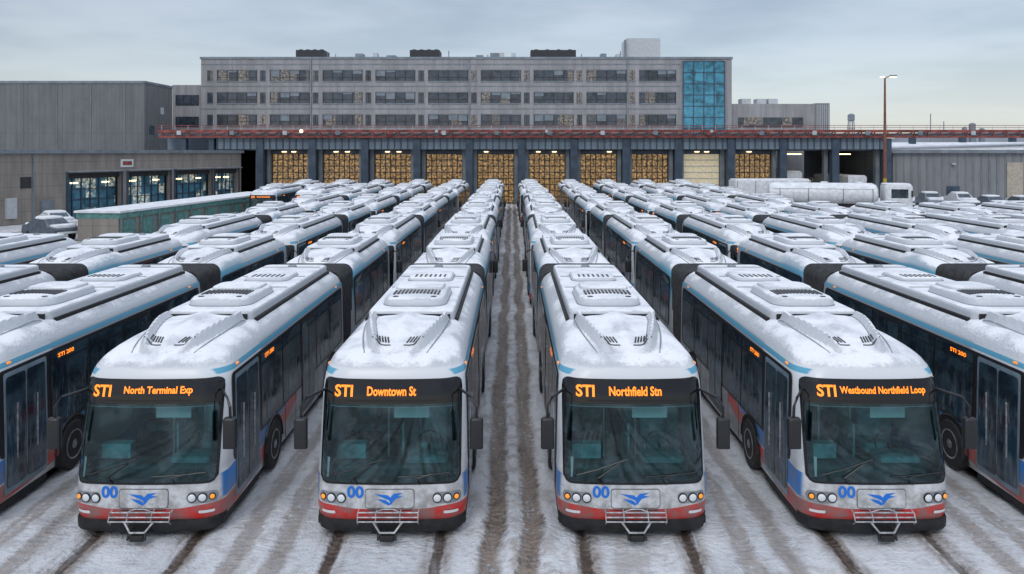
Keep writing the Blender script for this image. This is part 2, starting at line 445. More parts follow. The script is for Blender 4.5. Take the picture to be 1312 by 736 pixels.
    mb.patch(F(.012), -.36, .38, .465, .48, .005, 'black', 8, 1)
    # folded bike rack and tow frame
    for z, y in ((.47, -.09), (.41, -.13), (.35, -.16)):
        mb.tube([(-.5, y, z), (.5, y, z)], .012, 'alu', 6)
    for x in (-.5, -.2, .2, .5):
        mb.tube([(x, -.01, .48), (x, -.10, .47), (x, -.16, .34), (x, -.08, .28)], .011, 'alu', 6)
    mb.tube([(-.2, -.09, .48), (-.08, -.12, .54), (.08, -.12, .54), (.2, -.09, .48)], .010, 'alu', 6)
    mb.tube([(-.24, -.14, .34), (-.12, -.2, .19), (.12, -.2, .19), (.24, -.14, .34)], .018, 'alu', 6)
    for x in (-.14, .14): mb.tube([(x, .1, .2), (x, -.2, .16), (x, -.24, .08)], .022, 'rubber', 6)
    mb.rbox(-.12, .12, -.24, -.12, .06, .15, 'rubber', .03, .02)
    # sides
    for s in (-1, 1):
        fn = side_fn(s, .006); fo = side_fn(s, .012)
        mb.patch(fn, .66, 9.42, 1.02, 2.56, .12, 'black', 30, 6)
        mb.patch(side_fn(s, .010), .80, 2.08, .34, 2.50, .05, 'doorframe', 4, 6)
        for a, b in ((.86, 1.42), (1.46, 2.02)):
            mb.patch(side_fn(s, .018), a, b, .44, 2.42, .06, 'glass', 3, 6)
            mb.box(min(s*1.285, s*1.305), max(s*1.285, s*1.305), (a+b)/2-.01, (a+b)/2+.01, .9, 1.9, 'alu')
        yy = 2.22
        while yy < 9.2:
            e = min(yy+1.36, 9.36)
            mb.patch(fo, yy, e, 1.08, 2.28, .06, 'glass', 5, 4)
            mb.patch(fo, yy, e, 2.305, 2.50, .04, 'glass', 5, 2)
            yy = e+.06
        mb.patch(side_fn(s, .014), 5.1, 6.3, .36, 2.50, .05, 'black', 4, 6)
        for a, b in ((5.15, 5.68), (5.72, 6.25)): mb.patch(side_fn(s, .020), a, b, .5, 2.42, .05, 'glass', 3, 5)
        mb.patch(fn, 11.25, 17.8, 1.02, 2.56, .15, 'black', 20, 6)
        yy = 11.35
        while yy < 17.6:
            e = min(yy+1.26, 17.72)
            mb.patch(fo, yy, e, 1.08, 2.28, .06, 'glass', 5, 4)
            mb.patch(fo, yy, e, 2.305, 2.50, .04, 'glass', 5, 2); yy = e+.06
        for y in (2.95, 8.0, 14.3): wheel(mb, y, s)
        for y in (3.8, 4.6, 6.6, 7.2, 8.9, 12.0, 13.2, 15.4, 16.6):
            mb.box(min(s*1.27, s*1.279), max(s*1.27, s*1.279), y, y+.012, .3, 1.0, 'rubber')
        for y in (.95, 8.8, 17): mb.box(min(s*1.2, s*1.235), max(s*1.2, s*1.235), y, y+.10, 2.64, 2.675, 'amber')
        put_text(mb, 'STI 200', (lambda s_: (lambda a, z: (s_*(itp(WT, z)+.024), a, z)))(s), (2.45 if s > 0 else 3.0), (3.0 if s > 0 else 2.45), 2.37, 2.45, 'led')
        mb.box(min(s*1.0, s*1.2), max(s*1.0, s*1.2), 18.14, 18.17, 1.2, 2.1, 'redlens')
    mb.patch(lambda u, v: (-u, 18.165, v), -.9, .9, 1.5, 2.4, .1, 'glass', 4, 3)
    hood(mb, 0); hood(mb, R0, .8)
    roofkit(mb, 2.80, 9.35); roofkit(mb, R0+2.80, R1-.35)
    # bellows
    rows = []
    nf = 26
    for k in range(nf+1):
        y = L1-.05+(R0+.55-L1)*k/nf; w = 1.21 if k % 2 == 0 else 1.13; zt = 2.98 if k % 2 == 0 else 2.90
        rr = .28; ring = [(w, y, .42)]
        for q in range(6):
            a = math.radians(90*q/5); ring.append((w-rr+rr*math.cos(a), y, zt-rr+rr*math.sin(a)))
        rows.append(ring+[(-a, b, c) for a, b, c in ring[::-1]])
    mb.grid(rows, 'bellows', flip=True)
    mb.box(-1.1, 1.1, 9.4, 11.2, .3, .45, 'rubber')
    mb.box(-1.1, 1.1, .3, 9.3, .22, .4, 'rubber'); mb.box(-1.1, 1.1, 11.0, 17.9, .22, .4, 'rubber')
    return mb.mesh(name, 32)

meshes = [build_bus('articulated_bus_a', 'STI', 'Downtown St', -.40, .42),
          build_bus('articulated_bus_b', 'STI', 'North Terminal Exp', -.42, .72),
          build_bus('articulated_bus_c', 'STI', 'Northfield Stn', -.40, .48),
          build_bus('articulated_bus_d', 'STI', 'Westbound Northfield Loop', -.58, .86)]
def add_bus(x, y, mi, jit=True):
    o = bpy.data.objects.new('articulated_bus', meshes[mi]); scene.collection.objects.link(o)
    o.location = (x+(random.uniform(-.12, .12) if jit else 0), y+(random.uniform(-.35, .2) if jit else 0), .01)
    o.rotation_euler[2] = math.radians(random.uniform(-.35, .35) if jit else 0)
front = {-2.05: 0, 2.05: 2, -6.15: 1, 6.15: 3, -10.25: 0, 10.25: 1}
for c in range(10):
    for s in (-1, 1):
        x = s*(2.05+4.1*c)
        if s < 0:
            rowsr = range(4) if c <= 3 else ([0, 3] if c == 4 else ([3] if c == 5 else []))
        else:
            rowsr = range(4) if c <= 4 else ([0, 1] if c == 5 else ([1] if c <= 9 else []))
        for r in rowsr:
            add_bus(x, r*19.0, front.get(round(x, 2), random.randrange(3)) if r == 0 else random.randrange(3), r > 0)

# ------------------------------------------------------------------ ground
def ground_mat():
    t = NT('snowy_ground'); p = t.pos(); x, y, z = t.xyz(p)
    n0 = t.noise(p, .55, 3, .6); n1 = t.noise(p, 2.3, 4, .65); n2 = t.noise(p, 9, 4, .7)
    nl = t.noise(t.scale(p, (1.6, .18, 1)), 1.6, 4, .65)
    base = t.mix(t.SS(n0, .3, .7), (.60, .62, .65), (.77, .78, .80))
    base = t.mix(t.M('MULTIPLY', t.SS(n1, .48, .68), .55), base, (.43, .415, .41))
    inx = t.M('MULTIPLY', t.M('SUBTRACT', 1.0, t.SS(t.M('ABSOLUTE', x), 38, 44)), t.M('SUBTRACT', 1.0, t.SS(y, 78, 84)))
    wob = t.M('MULTIPLY', t.M('SUBTRACT', t.noise(t.scale(p, (.2, .22, 1)), 1.0, 2), .5), 1.0)
    xr = t.M('ADD', x, t.M('MULTIPLY', wob, .25))
    c = t.M('ABSOLUTE', t.M('SUBTRACT', t.M('FLOORED_MODULO', xr, 4.1), 2.05))
    rd = t.M('ABSOLUTE', t.M('SUBTRACT', c, .86))
    rut = t.M('SUBTRACT', 1.0, t.SS(t.M('ADD', rd, t.M('MULTIPLY', t.M('SUBTRACT', n2, .5), .14)), .045, .11))
    rut = t.M('MULTIPLY', t.M('MULTIPLY', rut, inx), t.M('ADD', .65, t.M('MULTIPLY', t.SS(nl, .35, .55), .35)))
    smudge = t.M('MULTIPLY', t.M('SUBTRACT', 1.0, t.SS(t.M('ADD', rd, t.M('MULTIPLY', t.M('SUBTRACT', n1, .5), .45)), .08, .36)), t.SS(nl, .38, .54))
    bus_shade = t.M('MULTIPLY', t.M('SUBTRACT', 1.0, t.SS(c, .9, 1.35)), t.SS(y, .2, 1.2))  # shade beneath the bus columns, painted into the ground colour
    dirt = t.mix(t.SS(n2, .38, .62), (.085, .062, .045), (.30, .225, .17))
    c1 = t.mix(t.M('MULTIPLY', t.M('MULTIPLY', smudge, inx), .8), base, dirt)
    c1 = t.mix(t.M('MULTIPLY', t.M('MULTIPLY', bus_shade, inx), .55), c1, (.22, .21, .20))
    # aisle tracks
    xa = t.M('ADD', x, t.M('MULTIPLY', wob, .55))
    ca = t.M('ABSOLUTE', t.M('SUBTRACT', t.M('FLOORED_MODULO', xa, 4.1), 2.05))
    a = t.M('SUBTRACT', 2.05, ca)
    ad = t.M('ABSOLUTE', t.M('SUBTRACT', a, .32))
    trk = t.M('SUBTRACT', 1.0, t.SS(t.M('ADD', ad, t.M('MULTIPLY', t.M('SUBTRACT', n1, .5), .40)), .10, .23))
    cen = t.M('SUBTRACT', 1.0, t.SS(t.M('ABSOLUTE', x), 1.2, 1.8))
    amt = t.M('ADD', .60, t.M('MULTIPLY', cen, .36))
    brk = t.SS(t.M('ADD', t.M('MULTIPLY', nl, .45), t.M('MULTIPLY', n2, .55)), .34, .50)
    trk = t.M('MULTIPLY', t.M('MULTIPLY', t.M('MULTIPLY', trk, amt), brk), inx)
    c1 = t.mix(trk, c1, dirt)
    haze = t.M('MULTIPLY', t.M('MULTIPLY', t.M('SUBTRACT', 1.0, t.SS(a, .35, .95)), t.SS(n1, .42, .62)), t.M('ADD', .12, t.M('MULTIPLY', cen, .33)))
    c1 = t.mix(haze, c1, (.33, .27, .22))
    tread = t.M('ABSOLUTE', t.M('SINE', t.M('MULTIPLY', y, 22)))
    c1 = t.mix(t.M('MULTIPLY', rut, .93), c1, t.mix(n2, (.035, .025, .02), (.14, .095, .065)))
    st = t.M('MULTIPLY', t.SS(t.noise(t.scale(p, (1, .35, 1)), .8, 4, .7), .54, .68), .55)
    c1 = t.mix(st, c1, (.37, .325, .29))
    h = t.M('ADD', t.M('MULTIPLY', n1, .7), t.M('MULTIPLY', n2, .7))
    h = t.M('SUBTRACT', h, t.M('MULTIPLY', t.M('MAXIMUM', rut, trk), t.M('ADD', .35, t.M('MULTIPLY', tread, .1))))
    t.P(col=c1, rough=t.M('SUBTRACT', .9, t.M('MULTIPLY', t.M('MAXIMUM', rut, trk), .45)), normal=t.bump(h, 1.0, .11)); return t.m
MAT['ground'] = ground_mat()
def lines(dense0, dense1, step, far):
    out = [dense0+i*step for i in range(int((dense1-dense0)/step)+1)]
    s = step; a = out[-1]
    while a < far: s *= 1.35; a += s; out.append(a)
    s = step; a = out[0]
    while a > -far: s *= 1.35; a -= s; out.insert(0, a)
    return out
gx = lines(-10.5, 10.5, .09, 2500); gy = lines(-4, 30, .20, 3000)
mb = MB(); rows = []
for y in gy:
    row = []
    for x in gx:
        z = 0
        if abs(x) < 40 and -30 < y < 90:
            z = .035*noise.noise((x*.7, y*.5, 0))+.035*noise.noise((x*3, y*2, 3))
            u = x % 4.1; c = abs(u-2.05); a = 2.05-c
            z -= .04*math.exp(-((c-.86)/.10)**2)
            z += .03*math.exp(-((c-1.1)/.08)**2)*(1+noise.noise((x*3, y*1.5, 5)))
            if abs(x) < 2: z += (.06*math.exp(-((a-.62)/.13)**2)+.05*math.exp(-(a/.1)**2))*(1+1.3*noise.noise((x*2, y*1.2, 8)))-.03*math.exp(-((a-.32)/.12)**2)
            else: z += .03*math.exp(-(a/.35)**2)
        row.append((x, y, z-.01))
    rows.append(row)
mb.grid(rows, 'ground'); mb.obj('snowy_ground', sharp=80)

# ------------------------------------------------------------------ buildings
def wallmat(name, col, joint=3.0, jz=1.8, var=.15, ribs=0, rough=.8):
    t = NT(name); o = t.coord(); x, y, z = t.xyz(o); p = t.pos()
    n = t.noise(t.scale(p, (1.1, 1.1, .12)), 1.1, 4, .7); nb = t.noise(p, .35, 3, .6)
    c = t.mix(t.SS(n, .32, .68), tuple(a*(1-var) for a in col), tuple(a*(1+var*.4) for a in col))
    c = t.mix(t.M('MULTIPLY', t.SS(nb, .45, .65), .3), c, tuple(a*.66 for a in col))
    xx = t.M('ADD', x, y)
    j = t.M('FLOORED_MODULO', xx, joint); jj = t.M('FLOORED_MODULO', z, jz)
    f = t.M('MAXIMUM', t.M('LESS_THAN', j, .06), t.M('LESS_THAN', jj, .05))
    c = t.mix(t.M('MULTIPLY', f, .45), c, tuple(a*.35 for a in col))
    t.P(col=c, rough=rough)
    if ribs:
        w = t.M('SINE', t.M('MULTIPLY', xx, ribs)); t.P(normal=t.bump(w, .6, .05))
    return t.m
MAT['office'] = wallmat('office_panel', (.30, .295, .30), 2.8, 3.56, .2)
MAT['greybox'] = wallmat('grey_cladding', (.16, .165, .17), 1.6, 9, ribs=8)
MAT['concrete'] = wallmat('concrete_block', (.28, .25, .225), 2.0, 1.1, .25)
MAT['ribbed'] = wallmat('ribbed_steel', (.24, .25, .26), 40, 30, .15, ribs=14)
MAT['slat'] = wallmat('slatted_screen', (.17, .22, .27), .6, .45, .2)
MAT['steelblue'] = simple('blue_steel', (.04, .065, .10), .5, var=.3, sc=1)
MAT['steelgrey'] = simple('grey_steel', (.18, .21, .24), .5, var=.2, sc=1)
MAT['redbeam'] = simple('red_oxide_steel', (.24, .055, .045), .7, var=.5, sc=1.2)
MAT['beige'] = simple('beige_door', (.42, .37, .30), .6, var=.15)
MAT['darkroof'] = simple('rooftop_dark', (.03, .033, .037), .7)
MAT['lightbox'] = simple('rooftop_light', (.45, .47, .49), .7, var=.1)
MAT['asphalt'] = simple('dark_interior', (.05, .053, .06), .8)
def win_mat(name, dark, lit, prob, cx, cz, es):
    t = NT(name); o = t.coord(); x, y, z = t.xyz(o)
    cmb = t.n.new('ShaderNodeCombineXYZ')
    t.set(cmb.inputs[0], t.M('FLOOR', t.M('DIVIDE', t.M('ADD', x, y), cx))); t.set(cmb.inputs[2], t.M('FLOOR', t.M('DIVIDE', z, cz)))
    w = t.n.new('ShaderNodeTexWhiteNoise'); t.t.links.new(cmb.outputs[0], w.inputs[0])
    r = w.outputs[0]
    on = t.SS(r, 1-prob-.02, 1-prob+.02)
    n = t.noise(t.pos(), 1.2, 3, .6)
    c = t.mix(t.SS(n, .3, .7), tuple(a*.5 for a in dark), tuple(a*1.5 for a in dark))
    c = t.mix(t.M('MULTIPLY', r, .5), c, tuple(min(1, a*2.2) for a in dark))
    n2 = t.noise(t.pos(), 3.5, 3, .7)
    t.P(col=c, rough=.12, emit=lit, es=t.M('MULTIPLY', t.M('MULTIPLY', on, t.SS(n2, .38, .72)), es)); return t.m
MAT['owin'] = win_mat('office_window', (.04, .05, .065), (1, .74, .45), .18, 1.55, 3.56, .28)
MAT['amberdoor'] = win_mat('lit_door_glazing', (.13, .085, .045), (1, .58, .20), 1.0, .8, .9, .55)
MAT['tealwin'] = win_mat('teal_window', (.06, .16, .22), (.9, .85, .6), .4, 1.1, 1.0, .6)
MAT['curtain'] = win_mat('curtain_glass', (.035, .16, .23), (.3, .75, .9), .25, 1.6, 1.78, .08)
MAT['creamdoor'] = simple('cream_lit_door', (.5, .45, .33), .6, emit=(1, .85, .55), es=.25)
MAT['warm'] = simple('warm_lamp', (1, .8, .5), .4, emit=(1, .66, .32), es=6, flat=True)
MAT['teal'] = simple('teal_cladding', (.10, .25, .23), .55, var=.3)
MAT['yellow'] = simple('yellow_paint', (.55, .38, .03), .5)
MAT['rust'] = simple('rust_pole', (.20, .075, .05), .6)
MAT['hill'] = simple('distant_hill', (.20, .215, .24), .9, var=.3, sc=.02)
MAT['carpaint'] = simple('car_paint', (.10, .12, .15), .3)
MAT['whitepaint'] = simple('white_paint', (.66, .68, .70), .4, var=.15)

# office block
E = empty('office_building')
X0, X1, YO, ZT = -49.8, 35.2, 112.0, 21.3
m = MB(); m.box(X0, X1, YO, YO+22, 0, ZT, 'office', top='snow'); m.box(X0-.15, X1+.15, YO-.15, YO+22.1, ZT+.003, ZT+.35, 'steelgrey', top='snow'); m.obj('walls', E)
m = MB(); fr = MB()
zr = [(17.8, 19.5), (14.25, 15.95), (10.7, 12.4), (7.1, 8.8)]
k = 0; x = X0+1.0
while x < 26.0:
    for (a, b) in zr:
        m.box(x+.0, x+.9, YO-.03, YO+.1, a, b, 'owin'); fr.box(x-.06, x+.96, YO-.09, YO-.031, a-.10, a, 'steelgrey')
        fr.box(x+.42, x+.48, YO-.08, YO-.031, a, b, 'darkroof')
        xs, xe = x+1.65, min(x+7.9, 26.2)
        if xe-xs > 2:
            m.box(xs, xe, YO-.03, YO+.1, a, b, 'owin')
            fr.box(xs-.1, xe+.1, YO-.14, YO-.031, a-.13, a, 'steelgrey'); fr.box(xs-.1, xe+.1, YO-.14, YO-.031, b, b+.1, 'steelgrey')
            nn = 4
            for q in range(nn+1):
                xx = xs+(xe-xs)*q/nn; fr.box(xx-.05, xx+.05, YO-.10, YO-.031, a, b, 'darkroof')
            fr.box(xs, xe, YO-.07, YO-.031, a+.55, a+.61, 'darkroof')
            for q in range(4):
                if random.random() < .35:
                    w = (xe-xs)/4
                    fr.box(xs+q*w+.06, xs+(q+1)*w-.06, YO-.045, YO-.033, b-random.uniform(.2, 1.1), b-.02, 'steelgrey')
    if k % 3 == 2: fr.box(x-.42, x-.22, YO-.2, YO-.001, 0, ZT, 'steelgrey')
    x += 8.45; k += 1
for z in (20.4, 16.9, 13.3, 9.8): fr.box(X0, 26.9, YO-.06, YO-.002, z, z+.12, 'steelgrey')
m.obj('windows', E); fr.obj('window_frames', E)
m = MB(); m.box(27.3, 33.9, YO-.5, YO+.3, 3, 20.9, 'curtain')
for i in range(5): xx = 27.3+6.6*i/4; m.box(xx-.06, xx+.06, YO-.6, YO-.501, 3, 20.9, 'steelblue')
for i in range(11): zz = 3+17.9*i/10; m.box(27.36, 33.84, YO-.58, YO-.502, zz-.05, zz+.05, 'steelblue')
m.obj('curtain_wall', E)
m = MB()
def unit(px0, px1, py, mat, dep=4):
    a, b = (px0-656)*.127, (px1-656)*.127; z = 6.4+(195-py)*.127
    m.box(a, b, YO+2, YO+2+dep, ZT+.35, z, mat, top='snow')
    return a, b, z
for px0, px1 in ((379, 415), (525, 563), (680, 738)):
    a, b, z = unit(px0, px1, 64, 'darkroof')
    for i in range(4): xx = a+(b-a)*(i+.5)/4; m.lathe((xx, YO+3, z), (0, 0, 1), [(0, .3), (.2, .3)], 'steelblue', 10)
unit(803, 846, 49, 'lightbox', 6); m.box(18.2, 18.5, YO+1.4, YO+1.98, ZT, 24.6, 'steelgrey')
for px in (455, 478, 495, 610, 628, 640, 655, 770, 790): unit(px, px+random.randint(5, 12), random.uniform(67, 71), random.choice(['lightbox', 'steelgrey']), 2)
for px in (420, 430, 575, 625, 745, 795): 
    xx = (px-656)*.127; m.tube([(xx, YO+2, ZT), (xx, YO+2, ZT+random.uniform(.9, 1.6))], .08, 'steelgrey', 5)
m.obj('rooftop_units', E)
m = MB(); m.box(-54.6, X0-.2, YO+.5, YO+18, 0, 17.2, 'office', top='snow')
for a, b in ((13.9, 15.6), (10.4, 12.1), (7, 8.7)):
    m.box(-54.0, -50.4, YO+.44, YO+.6, a, b, 'owin')
    for q in range(4): m.box(-54+q*1.2-.05, -54+q*1.2+.05, YO+.38, YO+.439, a, b, 'darkroof')
m.box(X1+.2, 49.0, YO+1, YO+16, 0, 14.2, 'office', top='snow'); m.box(49.003, 51.2, YO+.8, YO+14, 0, 14.3, 'ribbed', top='snow')
for i in range(7): m.box(49.1+i*.3, 49.2+i*.3, YO+.72, YO+.799, 8, 14, 'lightbox')
m.box(36.5, 47, YO+.94, YO+1.1, 10.4, 12.0, 'owin')
for px in (955, 975, 990): m.box((px-656)*.126, (px-644)*.126, YO+3, YO+5, 14.2, 14.9+random.random()*.4, 'lightbox')
m.obj('wings', E)

# grey warehouse block
E = empty('grey_warehouse')
m = MB(); m.box(-95, -51.8, 97, 106, 0, 16.1, 'greybox', top='snow'); m.box(-95.1, -51.7, 96.9, 106.1, 16.103, 16.45, 'steelgrey', top='snow'); m.obj('walls', E)
m = MB(); m.box(-51.795, -51.74, 98.5, 100, 9, 10.2, 'owin'); m.box(-51.795, -51.72, 102, 103, 12, 13, 'lightbox'); m.box(-51.795, -51.72, 98, 98.2, 0, 16, 'steelgrey')
for i in range(9): m.box(-93+i*4.8, -92.92+i*4.8, 96.94, 96.99, 0, 16, 'steelgrey')
m.obj('fittings', E)

# bus garage
E = empty('bus_garage'); YG = 82.0; sp = 6.37
cols = [(333-656)*.095+i*sp for i in range(13)]
m = MB()
m.box(-43, 46.5, YG+2.4, YG+28, 6.6, 8.6, 'slat', top='snow')
m.box(-43, -42.5, YG+2.4, YG+28, 0, 6.6, 'slat'); m.box(46, 46.5, YG+2.4, YG+28, 0, 6.6, 'slat'); m.box(-42.5, 31, YG+27.5, YG+27.9, 0, 6.6, 'asphalt')
m.obj('walls', E)
m = MB()
m.box(-43, 82, YG-.6, YG-.3, 8.80, 9.12, 'redbeam', top='snow'); m.box(-43, 82, YG-.1, YG+2.39, 8.4, 8.7, 'steelgrey', top='snow')
m.box(-43, 82, YG-.4, YG-.2, 8.15, 8.36, 'redbeam')
i = -42.5; q = 0
while i < 82:
    m.box(i, i+.14, YG-.42, YG-.3, 8.36, 8.80, 'redbeam')
    m.tube([(i+.1, YG-.33, 8.37), (i+1.5, YG-.33, 8.80)], .05, 'redbeam', 4)
    m.tube([(i, YG-.3, 9.12), (i, YG-.3, 9.65)], .03, 'lightbox', 4)
    if q % 4 == 1: m.box(i+.4, i+.9, YG-.75, YG-.61, 8.5, 9.0, random.choice(['lightbox', 'redbeam', 'steelgrey']))
    i += 1.6; q += 1
m.tube([(-43, YG-.3, 9.65), (82, YG-.3, 9.65)], .03, 'redbeam', 4); m.tube([(-43, YG-.3, 9.4), (82, YG-.3, 9.4)], .025, 'redbeam', 4)
for px in (388, 560, 700, 910): m.lathe(((px-656)*.095, YG-.7, 8.95), (0, -1, 0), [(0, .2), (.06, .2)], 'warm' if px == 388 else 'lightbox', 10)
m.box(-36, 46, YG+.2, YG+.5, 6.75, 8.1, 'slat')
i = -36
while i < 46: m.box(i, i+.12, YG+.1, YG+.199, 6.75, 8.1, 'steelblue'); i += .8
m.obj('canopy', E)
m = MB(); d = MB(); g = MB()
for i, c in enumerate(cols):
    m.box(c-.42, c+.42, YG-.1, YG+.9, 0, 8.09, 'steelblue'); m.box(c-.9, c-.45, YG+1.2, YG+1.9, 0, 8.0, 'steelgrey'); m.box(c+.45, c+.9, YG+1.2, YG+1.9, 0, 8.0, 'steelgrey')
    if i < 12:
        a, b = c+.95, c+sp-.95
        mat = 'creamdoor' if i == 8 else 'amberdoor'
        if i in (10, 11):
            g.box(a+1, b-1, YG+6, YG+6.2, 6.1, 6.2, 'warm')
            continue
        d.box(a, b, YG+2.0, YG+2.2, .1, 6.2, mat)
        if i != 8:
            for q in range(8): xx = a+(b-a)*q/7; d.box(xx-.05, xx+.05, YG+1.9, YG+1.999, .1, 6.2, 'darkroof')
        for q in range(9): zz = .1+6.1*q/8; d.box(a, b, YG+1.93, YG+1.998, zz-.05, zz+.05, 'darkroof' if i != 8 else 'lightbox')
        d.box(a-.3, b+.3, YG+1.6, YG+1.99, 6.2, 6.6, 'steelblue')
        for f in (.3, .7):
            xx = a+(b-a)*f+random.uniform(-.4, .4)
            if random.random() < .8: g.box(xx-.25, xx+.25, YG+1.2, YG+1.5, 6.42, 6.5, 'warm')
for c in (-40.0, -36.6): m.box(c-.3, c+.3, YG, YG+.8, 0, 8.09, 'steelblue')
d.box(-42, -34.9, YG+2.0, YG+2.2, .1, 6.2, 'tealwin')
for q in range(9): d.box(-42+q*.85, -41.92+q*.85, YG+1.9, YG+1.999, .1, 6.2, 'darkroof')
for c in (52, 58.5, 65, 71.5, 78): m.box(c-.3, c+.3, YG+6, YG+6.8, 0, 8.4, 'steelblue')
m.obj('columns', E); d.obj('bay_doors', E); g.obj('lights', E)

# low maintenance building (left)
th = math.atan2(34, 14); E = empty('maintenance_building', (-52.7, 34.1, 0), th)
m = MB(); LW = 51.8
drs = [(28.6, 34.5), (35.4, 40.8), (41.6, 46.9), (47.5, 51.3)]
segs = [0]+[v for d_ in drs for v in d_]+[LW]
for i in range(0, len(segs), 2): m.box(segs[i], segs[i+1], 0, .5, 0, 4.4, 'concrete')
m.box(0, LW, 0, .5, 4.403, 6.3, 'concrete'); m.box(-.2, LW+.2, -.3, 14, 6.303, 6.65, 'steelgrey', top='snow')
m.box(0, .5, .5, 14, 0, 6.3, 'concrete'); m.box(LW-.5, LW, .5, 14, 0, 6.3, 'concrete'); m.box(.5, LW-.5, 13.5, 14, 0, 6.3, 'concrete'); m.obj('walls', E)
m = MB()
for a, b in drs:
    m.box(a, b, .8, .9, 0, 4.4, 'tealwin'); m.box(a, b, .3, .79, 3.9, 4.39, 'darkroof')
    n = 6
    for q in range(n+1): xx = a+(b-a)*q/n; m.box(xx-.05, xx+.05, .7, .799, 0, 4.0, 'steelblue')
    for zz in (.8, 1.8, 2.8): m.box(a, b, .72, .798, zz, zz+.08, 'steelblue')
    m.box(a-.25, a-.01, -.06, -.003, 0, 4.5, 'steelblue'); m.box(b+.01, b+.2, -.06, -.003, 0, 4.5, 'steelblue')
    m.box(a-.2, b+.2, -.5, -.003, 4.5, 4.62, 'steelgrey', top='snow')
    m.box(a+.8, a+1.6, .72, .79, 3.4, 3.5, 'warm'); m.box(b-1.6, b-.8, .72, .79, 3.4, 3.5, 'warm')
m.obj('doors', E)
m = MB()
m.box(20, 21.2, -.05, -.003, 0, 2.3, 'lightbox'); m.box(22.5, 23.4, -.3, -.003, .6, 2.4, 'lightbox'); m.box(25.8, 27.0, -.25, -.003, .9, 2.0, 'steelgrey')
m.box(18, 18.1, -.12, -.003, 0, 6.2, 'steelgrey'); m.box(25.0, 25.12, -.12, -.003, 0, 6.2, 'steelgrey')
m.box(23.9, 24.9, -.05, -.003, 3.2, 4.2, 'darkroof'); m.box(34.4, 35.9, -.12, -.003, 4.9, 5.7, 'whitepaint'); m.box(34.6, 35.7, -.15, -.121, 5.1, 5.5, 'redbeam')
m.obj('fittings', E)

# low teal storage shed
dx, dy = 3.2, 27.0; th = math.atan2(dy, dx); E = empty('storage_shed', (-28.2, 43.0, 0), th)
L = math.hypot(dx, dy); m = MB()
m.box(0, L, 0, 3.2, 0, 1.65, 'concrete'); m.box(-.02, L+.1, -.12, 3.3, 1.653, 2.05, 'teal'); m.box(-.15, L+.15, -.2, 3.4, 2.053, 2.2, 'snow')
i = 0
while i < L: m.box(i, i+.12, -.18, -.121, .0, 2.05, 'teal'); m.box(i+.5, i+2.0, -.05, -.003, .1, 1.5, 'teal'); i += 2.4
m.obj('shell', E)

# ribbed depot shed at right
E = empty('depot_shed', (46.8, 83.0, 0), math.radians(-14))
m = MB(); m.box(0, 40, 0, 16, 0, 6.6, 'ribbed')
m.face([(-.4, -.5, 6.65), (40.4, -.5, 6.65), (40.4, 8, 7.7), (-.4, 8, 7.7)], 'snow'); m.face([(-.4, 8, 7.7), (40.4, 8, 7.7), (40.4, 16.5, 6.65), (-.4, 16.5, 6.65)], 'snow')
m.face([(-.0, 0, 6.6), (0, 8, 7.65), (0, 16, 6.6)], 'ribbed'); m.box(-.4, 40.4, -.55, -.45, 6.3, 6.7, 'steelgrey')
m.obj('walls', E); m = MB()
i = .4
while i < 40: m.box(i, i+.12, -.08, -.003, 0, 6.3, 'steelgrey'); i += .85
for a, b in ((12.5, 14.2), (14.6, 16.6)): m.box(a, b, -.14, -.082, 0, 5.2, 'beige')
m.box(6, 7.4, -.14, -.082, 0, 2.3, 'steelblue'); m.box(6.5, 6.9, -.5, -.1, 4.9, 5.1, 'lightbox'); m.obj('ribs_and_doors', E)

# ------------------------------------------------------------------ lamp, trucks, cars, distant
m = MB(); x, y = 43.0, 77.0
m.lathe((x, y, 0), (0, 0, 1), [(0, .35), (.5, .35), (.52, .2), (3.4, .19)], 'yellow', 10)
m.lathe((x, y, 3.4), (0, 0, 1), [(0, .19), (4.6, .16), (11.5, .10)], 'rust', 10)
m.tube([(x, y, 14.8), (x+.1, y-.2, 15.05), (x+.8, y-.5, 15.15)], .06, 'rust', 6); m.tube([(x, y, 14.8), (x-.1, y, 15.05), (x-.5, y-.2, 15.1)], .06, 'rust', 6)
m.rbox(x+.3, x+1.1, y-.7, y-.35, 15.05, 15.25, 'steelgrey', .08, .05); m.box(x+.35, x+1.05, y-.68, y-.38, 14.98, 15.04, 'warm'); m.box(x-.6, x-.2, y-.3, y-.1, 15.0, 15.12, 'warm')
m.obj('street_lamp')

